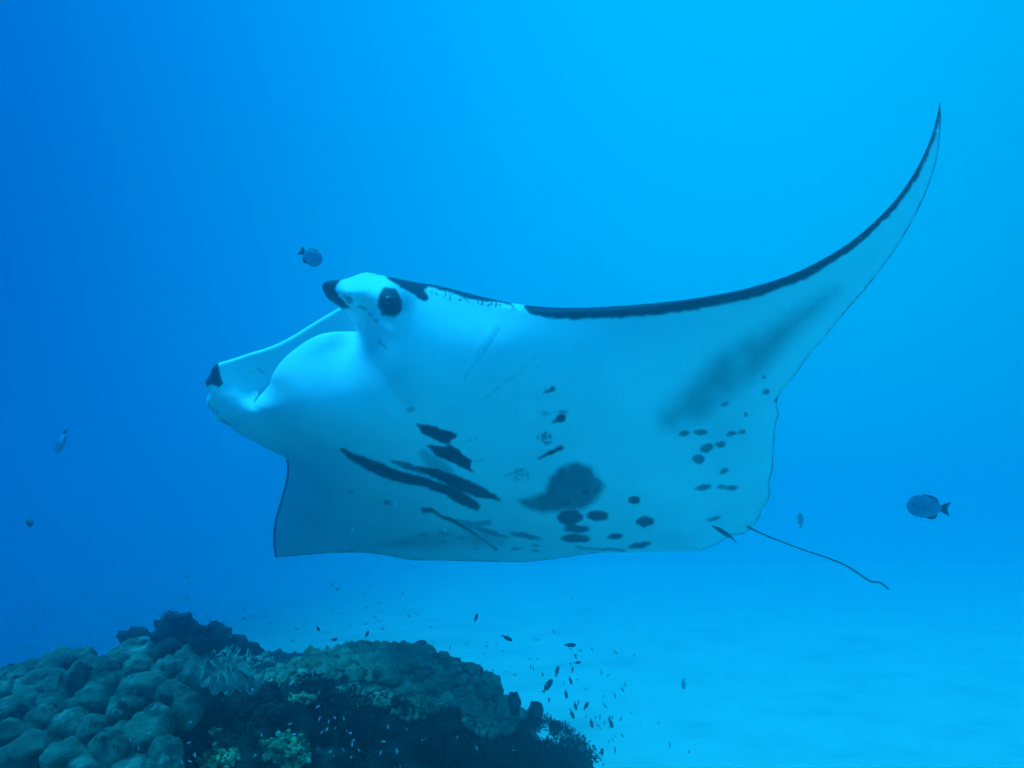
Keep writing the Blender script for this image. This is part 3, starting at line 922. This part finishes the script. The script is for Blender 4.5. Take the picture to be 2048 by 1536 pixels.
grow('crusted_coral', 'dim coral crust on the rock under the ruffled coral', 520, 1420, 44, 40, 70, 0.006, 0.02, ROCK, 0.03, 2, 12)

grow('crusted_coral', 'ragged crust along the dome lip above the dark cave', 740, 1398, 60, 16, 150, 0.004, 0.013, PORITES_R, 0.02, 2, 14)
grow('crusted_coral', 'low crust at the dome lip between the ragged crust and right shoulder', 820, 1424, 40, 14, 90, 0.004, 0.011, PORITES_R, 0.02, 2, 15)

# far outcrop behind the lobed coral
org = P(350, 1275, 5.2)
far_out = empty('distant_coral', org)
tag(far_out, 'hazy dark coral outcrop rising behind the lobed coral', 'coral', 'coral heads on the reef')
FARL = [ball_mesh('lobe', SPONGE, sub=3, seed=s + 60, amp=0.22, freq=2.0, amp2=0.12, freq2=5.0) for s in range(4)]
for (x, y, ww, hh) in [(360, 1248, 50, 36), (335, 1262, 44, 40), (386, 1262, 44, 40), (310, 1285, 60, 44), (350, 1280, 50, 40), (412, 1268, 40, 34), (398, 1292, 50, 40), (440, 1275, 50, 40), (260, 1278, 54, 26),
                       (455, 1300, 50, 40), (280, 1268, 44, 20), (430, 1255, 30, 26), (372, 1234, 26, 16), (346, 1238, 24, 14), (475, 1288, 44, 30), (320, 1250, 26, 18), (500, 1300, 40, 26)]:
    D = 5.1 + random.uniform(-0.1, 0.15)
    sx = ww * 0.5 / F * D; sz = hh * 0.5 / F * D
    put_lobe('lobe', far_out, org, FARL, P(x, y, D), (sx, sx, sz), tilt=random.uniform(-0.5, 0.5))


# ------------------------------------------------------------------ ruffled leather corals
def ruffle(name, label, px, size, seed, tilt=(0.5, 0.0, 0.0), folds=7, group='ruffled leather corals'):
    org = P(*px)
    root = empty(name, org, tilt)
    tag(root, label, 'coral', group)
    nr, na = 26, 300
    rnd = random.Random(seed)
    ph = [rnd.uniform(0, 6.28) for _ in range(4)]

    def surf(u, a):
        e = u ** 2.6
        wob = math.sin(folds * a + ph[0] + 0.8 * math.sin(2 * a + ph[1]))
        r = size * (0.12 + 0.88 * u) * (1 + 0.10 * math.sin(3 * a + ph[2]) * u)
        q = folds * a + ph[0] + 1.5 * math.sin(2 * a + ph[1]) + 0.5 * math.sin(3 * a + ph[2])
        k1 = 1 + 0.5 * math.sin(2 * a + ph[3])
        aa = a + 1.45 / folds * e * k1 * math.sin(q)                      # folds double back on themselves
        r2 = r * (1 + 0.26 * e * k1 * math.cos(q))
        z = size * (0.62 * u ** 1.2 - 0.42 * e * k1 * math.cos(q) - 0.40 * u ** 5 + 0.05 * e * math.sin(3 * q))
        return Vector((r2 * math.cos(aa), r2 * math.sin(aa), z))
    V, Fc = [], []
    for i in range(nr + 1):
        for j in range(na):
            V.append(surf(i / nr, 2 * math.pi * j / na))
    for i in range(nr):
        for j in range(na):
            a = i * na + j; b = i * na + (j + 1) % na
            Fc.append((a, b, b + na, a + na))
    me = mesh('cap', V, Fc, LEATHER)
    cap = link('cap', me, root)
    so = cap.modifiers.new('thick', 'SOLIDIFY'); so.thickness = 0.004; so.offset = 0
    rim = [surf(1.0, 2 * math.pi * j / na) for j in range(na)]
    vs, fs = tube(rim + [rim[0]], [0.0022] * (na + 1), 6)
    link('rim', mesh('rim', vs, fs[:-2], LEATHER_RIM), root)
    sv, sf = tube([Vector((0, 0, -size * 0.9)), Vector((0, 0, -size * 0.4)), Vector((0, 0, size * 0.02))], [size * 0.34, size * 0.24, size * 0.22], 20)
    link('stalk', mesh('stalk', sv, sf, LEATHER), root)
    return root


ruffle('ruffled_coral', 'ruffled leather coral with pale wavy rims beside the lobed coral', (446, 1345, 3.42), 0.074, 3, (0.55, -0.2, 0.3), 10)
ruffle('ruffled_coral', 'smaller ruffled leather coral folded against the right of the larger one', (496, 1346, 3.48), 0.060, 8, (0.65, 0.45, 1.0), 9)
ruffle('ruffled_coral', 'dark ruffled coral at the back of the leather corals', (474, 1322, 3.58), 0.060, 12, (0.35, 0.1, 2.0), 9)


# ------------------------------------------------------------------ sponges on the right shoulder
def sponge(label, x, y, D, w_, h_, seed):
    vs, fs = lumpy(4, seed, 0.18, 1.8, 0.12, 5.0)
    out = []
    for v in vs:
        k = 1.0 - 0.25 * max(v.z, 0)
        z = v.z
        if z > 0.75: z = 0.75 - (z - 0.75) * 1.2
        out.append(Vector((v.x * w_ * k, v.y * w_ * k, z * h_)))
    o = link('barrel_sponge', mesh('barrel_sponge', out, fs, SPONGE))
    o.location = P(x, y, D); o.rotation_euler = (0, random.uniform(-0.1, 0.1), random.uniform(0, 3))
    tag(o, label, 'sponge', 'sponges on the reef shoulder')


sponge('dark knobby sponge standing at the right end of the knobby dome', 1028, 1404, 4.05, 0.026, 0.056, 91)
sponge('stubby dark sponge farther right with a pale top', 1071, 1424, 4.0, 0.033, 0.056, 92)
sponge('low dark sponge lump on the slope under the stubby sponge', 1110, 1452, 4.0, 0.03, 0.03, 93)


# ------------------------------------------------------------------ frilly soft growth down the right edge
def bush(label, x, y, D, size, n, mat, seed):
    rnd = random.Random(seed)
    V, Fc = [], []
    for _ in range(n):
        d = Vector((rnd.gauss(0, 1), rnd.gauss(0, 1), abs(rnd.gauss(0, 1)) * 0.8)).normalized()
        r = size * rnd.uniform(0.3, 1.0)
        c = d * r
        L = size * rnd.uniform(0.10, 0.28)
        t = (d + Vector((rnd.gauss(0, .5), rnd.gauss(0, .5), rnd.gauss(0, .5)))).normalized()
        s = t.cross(Vector((rnd.gauss(0, 1), rnd.gauss(0, 1), rnd.gauss(0, 1)))).normalized() * L * 0.28
        b = len(V)
        up = t.cross(s).normalized() * L * 0.12
        V += [c, c + t * L * 0.5 + s + up, c + t * L, c + t * L * 0.5 - s + up, c + t * L * 0.5 - up]
        Fc += [(b, b + 1, b + 2, b + 4), (b, b + 4, b + 2, b + 3)]
    o = link('soft_coral', mesh('soft_coral', V, Fc, mat))
    o.location = P(x, y, D)
    tag(o, label, 'soft coral', 'bushy soft corals on the reef edge')


for i, (x, y, D, s, lab) in enumerate([
        (1092, 1450, 4.0, 0.045, 'small bushy soft coral beside the stubby sponge'),
        (1122, 1468, 3.95, 0.055, 'bushy soft coral hanging over the right slope'),
        (1148, 1492, 3.9, 0.06, 'dark feathery soft coral halfway down the right slope'),
        (1165, 1520, 3.85, 0.07, 'lowest feathery soft coral on the right slope at the bottom edge'),
        (1120, 1510, 3.8, 0.08, 'broad dark soft coral under the right slope crest'),
        (1060, 1462, 3.9, 0.06, 'dark soft coral in the shade below the sponges'),
        (410, 1275, 5.0, 0.06, 'hazy soft coral on the distant outcrop'),
        (340, 1240, 5.1, 0.05, 'small soft coral on the peak of the distant outcrop'),
        (700, 1420, 3.75, 0.09, 'dark bushy soft coral in the middle of the rock face'),
        (800, 1418, 3.72, 0.05, 'dark fringe of soft coral at the foot of the knobby dome'),
        (900, 1432, 3.70, 0.05, 'dark soft coral fringe right of centre below the dome lip'),
        (620, 1380, 3.8, 0.07, 'dark soft coral hanging beside the crumbly mound')]):
    bush(lab, x, y, D, s, 420, TURF, 100 + i)


# ------------------------------------------------------------------ turf algae fuzz over the rock
def turf():
    V, Fc = [], []
    rnd = random.Random(5)
    nrm = rock.data
    polys = nrm.polygons
    idx = [p.index for p in polys if p.center.y < 5.3 and p.normal.y < 0.5 and to_depth(p.center) < 5.2]
    for k in rnd.sample(idx, min(26000, len(idx))):
        p = polys[k]
        if noise.noise(p.center * 5) < -0.12: continue
        c = p.center; nn = p.normal
        for _ in range(2):
            L = rnd.uniform(0.006, 0.024)
            t = (nn + Vector((rnd.gauss(0, .6), rnd.gauss(0, .6), rnd.gauss(0, .6) + 0.2))).normalized()
            s = t.cross(Vector((rnd.gauss(0, 1), rnd.gauss(0, 1), rnd.gauss(0, 1)))).normalized() * L * 0.22
            b = len(V)
            V.extend([c - s, c + s, c + t * L + s * 0.3, c + t * L * 0.9 - s * 0.4])
            Fc.append((b, b + 1, b + 2, b + 3))
    o = link('turf_algae', mesh('turf_algae', V, Fc, TURF, smooth=False))
    tag(o, 'short dark fuzzy algae covering the reef rock', 'algae', kind='stuff')


turf()


# ------------------------------------------------------------------ fish
def fish_parts(L=1.0, H=0.5, W=0.18, seed=0, nose=0.0):
    """body along +X (nose at +L/2), height Z, width Y; returns dict of meshes data"""
    n, seg = 18, 14
    V, Fc = [], []
    xs = np.linspace(-0.30, 0.5, n)
    for i, x in enumerate(xs):
        t = (x + 0.30) / 0.80
        u = (t - 0.56) / (0.44 if t > 0.56 else 0.56)
        h = 0.5 * math.sqrt(max(1 - abs(u) ** (2.1 if u > 0 else 1.9), 0))
        h = H * max(h, 0.11 if t < 0.5 else 0.02)
        wd = W * 0.5 * max(math.sin(math.pi * min(t * 0.9 + 0.08, 1)) ** 0.8, 0.08)
        for k in range(seg):
            a = 2 * math.pi * k / seg
            V.append(Vector((x * L, wd * math.sin(a), h * math.cos(a))))
    for i in range(n - 1):
        for k in range(seg):
            a = i * seg + k; b = i * seg + (k + 1) % seg
            Fc.append((a, a + seg, b + seg, b))
    Fc.append(tuple(range(seg))); Fc.append(tuple(range((n - 1) * seg, n * seg))[::-1])
    body = (V, Fc)

    def fin(poly, th=0.012):
        q = [Vector((x, 0, z)) for x, z in poly]
        m = len(q)
        c = sum(q, Vector()) / m
        VV = [v.copy() for v in q] + [c + Vector((0, th, 0)), c - Vector((0, th, 0))]
        FF = []
        for i in range(m):
            j = (i + 1) % m
            FF += [(i, j, m), (j, i, m + 1)]
        return VV, FF
    tail = fin([(-0.25 * L, 0.09 * H), (-0.36 * L, 0.20 * H), (-0.52 * L, 0.34 * H), (-0.45 * L, 0.0), (-0.52 * L, -0.32 * H), (-0.36 * L, -0.19 * H), (-0.25 * L, -0.09 * H)], 0.006)
    dors = fin([(0.30 * L, 0.40 * H), (0.14 * L, 0.54 * H), (-0.04 * L, 0.53 * H), (-0.19 * L, 0.42 * H), (-0.23 * L, 0.30 * H), (-0.20 * L, 0.10 * H), (0.0, 0.20 * H)], 0.008)
    anal = fin([(0.08 * L, -0.42 * H), (-0.06 * L, -0.54 * H), (-0.18 * L, -0.50 * H), (-0.24 * L, -0.34 * H), (-0.20 * L, -0.12 * H), (0.0, -0.20 * H)], 0.008)
    return dict(body=body, tail_fin=tail, dorsal_fin=dors, anal_fin=anal)


def orient(px, ang, yaw=0.0, roll=0.0):
    """nose points along image angle ang (degrees, counter-clockwise from right), yawed out of the image plane"""
    camM = cam.rotation_euler.to_matrix()
    right, upv, back = camM.col[0], camM.col[1], camM.col[2]
    a = math.radians(ang)
    yy = math.radians(yaw)
    nose = (right * math.cos(a) + upv * math.sin(a)) * math.cos(yy) + back * math.sin(yy)
    side = -back
    up = (upv * math.cos(a) - right * math.sin(a))
    if abs(ang) > 90: up = -up
    y = nose.cross(up) * -1
    y.normalize()
    up = nose.cross(y)
    M = Matrix((nose, y, up)).transposed()
    if M.determinant() < 0:
        M = Matrix((nose, -y, up)).transposed()
    M = M @ Matrix.Rotation(math.radians(roll), 3, 'X')
    return M.to_euler()


def big_fish(label, x, y, D, len_px, ang, H=0.5, W=0.2, yaw=0, roll=0, body=FISH_PALE, fins=FISH_DARK, group='large damselfish around the manta'):
    L = 0.94 * len_px / F * D / max(math.cos(math.radians(yaw)), 0.3)
    o = empty('damselfish', P(x, y, D), orient((x, y), ang, yaw, roll))
    tag(o, label, 'fish', group)
    pr = fish_parts(1.0, H, W)
    for k, (v, f) in pr.items():
        me = mesh(k, [q * L for q in v], f, body if k == 'body' else fins)
        link(k, me, o)
    for s in (-1, 1):
        ev, ef = lumpy(2, 1, 0, 1, 0, 1)
        e = link('eye', mesh('eye', [Vector((q.x * 0.028, q.y * 0.018, q.z * 0.028)) * L + Vector((0.36, s * W * 0.30, 0.06 * H)) * L for q in ev], ef, EYE), o)
    # pectoral fin on the flank
    for s in (-1, 1):
        v = [Vector((0.22, s * W * 0.42, 0.0)), Vector((0.10, s * (W * 0.5 + 0.05), 0.06 * H)), Vector((0.08, s * (W * 0.5 + 0.04), -0.16 * H)), Vector((0.18, s * W * 0.44, -0.06 * H)), Vector((0.12, s * (W * 0.5 + 0.02), -0.04 * H))]
        link('pectoral_fin', mesh('pectoral_fin', [q * L for q in v], [(0, 1, 4), (1, 2, 4), (2, 3, 4), (3, 0, 4)], body), o)
    return o


big_fish('grey damselfish swimming down to the right above the manta head', 621, 513, 3.4, 54, -30, 0.64, 0.22)
big_fish('largest grey damselfish facing left at the right of the manta tail', 1856, 1014, 3.2, 92, 174, 0.52, 0.22)
big_fish('damselfish with a pale flank diving at the left of the manta', 123, 883, 3.3, 50, -100, 0.40, 0.26, yaw=25, roll=35)
big_fish('round dusky damselfish below the diving one near the left edge', 60, 1045, 4.2, 28, 180, 0.42, 0.26, yaw=-50, body=FISH_GREY)
big_fish('faint distant fish hanging upright under the manta tail', 1601, 1041, 9.0, 34, 100, 0.34, 0.2, yaw=20, body=FISH_GREY)
big_fish('faint pale fish upright over the sand far right of the school', 1367, 1368, 9.0, 24, -90, 0.40, 0.2, body=FISH_GREY)


def small_mesh(name, mat, H, W):
    pr = fish_parts(1.0, H, W)
    V, Fc = [], []
    for k, (v, f) in pr.items():
        b = len(V); V += v; Fc += [tuple(b + i for i in q) for q in f]
    return mesh(name, V, Fc, mat)


BASSLET = [small_mesh('basslet', FISH_DARK, 0.34, 0.18), small_mesh('basslet', FISH_DARK, 0.42, 0.2), small_mesh('basslet', FISH_GREY, 0.34, 0.18)]
named = [(952, 1236, 18, 72, 0, 'dark basslet nose up at the top left of the school'),
         (1014, 1276, 25, -32, 0, 'dark basslet swimming down to the right over open water'),
         (1140, 1290, 24, 3, 0, 'plump dark basslet swimming level highest over the sand'),
         (1155, 1325, 14, 10, 1, 'small round fish just under the level basslet'),
         (1114, 1343, 22, 76, 2, 'grey basslet nose up above the long dark one'),
         (1141, 1361, 17, -74, 0, 'dark basslet nose down right of the grey one'),
         (1095, 1372, 33, 55, 0, 'longest dark basslet climbing to the right beside the sponges'),
         (1145, 1340, 12, 84, 0, 'tiny dark basslet upright under the round fish'),
         (1132, 1388, 20, -84, 2, 'faded grey basslet nose down above the school middle'),
         (1098, 1400, 11, 88, 0, 'tiny basslet right of the knobbly sponge'),
         (1151, 1412, 17, -78, 0, 'slim basslet nose down in the middle of the school'),
         (1172, 1412, 20, 62, 0, 'dark basslet climbing right in the middle of the school'),
         (1144, 1428, 20, -68, 0, 'dark basslet nose down close above the right slope'),
         (1183, 1446, 19, -80, 0, 'dark basslet nose down left of the darkest one'),
         (1222, 1446, 22, -72, 0, 'darkest basslet nose down at the right of the school'),
         (1204, 1505, 19, 88, 0, 'dark basslet nose up near the bottom edge'),
         (962, 1343, 20, 74, 0, 'black basslet nose up in front of the knobby dome rim'),
         (858, 1335, 22, -38, 0, 'black basslet crossing the middle of the knobby dome'),
         (872, 1308, 14, -10, 0, 'small dark basslet skimming the top of the knobby dome'),
         (636, 1257, 12, -60, 1, 'dark speck-like basslet left above the coral dome'),
         (668, 1279, 15, 10, 1, 'dark round basslet resting above the dome left end'),
         (734, 1269, 16, 68, 0, 'dark basslet nose up above the knobby dome'),
         (692, 1283, 8, 0, 0, 'tiny dark basslet between two larger ones over the dome'),
         (739, 1284, 10, 0, 0, 'tiny level basslet touching the dome outline'),
         (674, 1179, 9, 20, 2, 'solitary tiny fish high over the reef'),
         (655, 1294, 10, -60, 0, 'tiny nose-down basslet at the dome left shoulder'),
         (1085, 1348, 9, -70, 2, 'thin faint basslet left of the grey climbing one')]
for (x, y, ln, ang, mi, lab) in named:
    D = random.uniform(3.5, 4.1) if y < 1420 else random.uniform(3.7, 4.3)
    if 640 < x < 1000 and y > 1270: D = 3.45
    yaw = random.uniform(-15, 15)
    o = link('basslet', BASSLET[mi])
    o.location = P(x, y, D); o.rotation_euler = orient(None, ang, yaw, random.uniform(-20, 20))
    s = ln / F * D
    o.scale = (s, s, s)
    tag(o, lab, 'fish', 'dark basslets over the reef')

FRY = [small_mesh('fry', FISH_GREY, 0.26, 0.16), small_mesh('fry', FISH_DARK, 0.26, 0.16), small_mesh('fry', FISH_SILVER, 0.26, 0.16)]


def school(n, spots, D0, D1, l0, l1, mi, label, group, angs):
    k = 0
    while k < n:
        cx, cy, sx, sy, wgt = random.choices(spots, [s[4] for s in spots])[0]
        x = random.gauss(cx, sx); y = random.gauss(cy, sy)
        if not (0 < x < 2048 and y < 1540): continue
        D = random.uniform(D0, D1)
        h, _ = rock_hit(x, y)
        if h is not None and to_depth(h) < D + 0.15: D = to_depth(h) - random.uniform(0.5, 0.8)
        o = link('small_fish', FRY[mi])
        o.location = P(x, y, D)
        o.rotation_euler = orient(None, random.choice(angs) + random.uniform(-28, 28), random.uniform(-30, 30), random.uniform(-30, 30))
        s = random.uniform(l0, l1) / F * D
        o.scale = (s, s, s)
        tag(o, label, 'fish', group)
        k += 1


school(105, [(760, 1235, 160, 32, 3), (1020, 1300, 90, 45, 2), (440, 1240, 120, 22, 2), (180, 1260, 140, 40, 1)], 6.5, 10.5, 5, 11, 0,
       'faint tiny fish hovering in the hazy school above the coral', 'faint tiny fish above the coral', [0, 0, 170, -20, 60])
school(52, [(1180, 1440, 60, 60, 3), (1250, 1470, 70, 50, 1), (1130, 1350, 70, 50, 1)], 5.5, 9.0, 7, 14, 0,
       'faint slender fish nose down beside the right edge of the reef', 'slender fish beside the reef edge', [-80, -75, 80])
school(48, [(680, 1470, 70, 40, 3), (470, 1430, 70, 40, 2), (420, 1500, 80, 30, 1), (880, 1490, 120, 30, 1)], 2.9, 3.2, 6, 11, 2,
       'tiny silvery fish glinting against the dark rock face', 'tiny silvery fish before the dark rock', [-70, 20, 70, -60])


# ------------------------------------------------------------------ drifting specks in the water
def specks():
    V, Fc = [], []
    rnd = random.Random(21)
    for _ in range(1800):
        D = rnd.uniform(1.2, 7.0)
        x = rnd.uniform(-300, 2300); y = rnd.gauss(1150, 330)
        c = P(x, y, D); s = rnd.uniform(0.0006, 0.0014) * (0.5 + D * 0.25)
        b = len(V)
        V.extend([c + Vector((s, 0, 0)), c + Vector((-s, 0, 0)), c + Vector((0, s, 0)), c + Vector((0, -s, 0)), c + Vector((0, 0, s * 1.6)), c + Vector((0, 0, -s))])
        for f in [(0, 2, 4), (2, 1, 4), (1, 3, 4), (3, 0, 4), (2, 0, 5), (1, 2, 5), (3, 1, 5), (0, 3, 5)]:
            Fc.append(tuple(b + i for i in f))
    o = link('plankton', mesh('plankton', V, Fc, SNOW, smooth=False))
    tag(o, 'fine pale specks drifting in the water', 'plankton', kind='stuff')


specks()
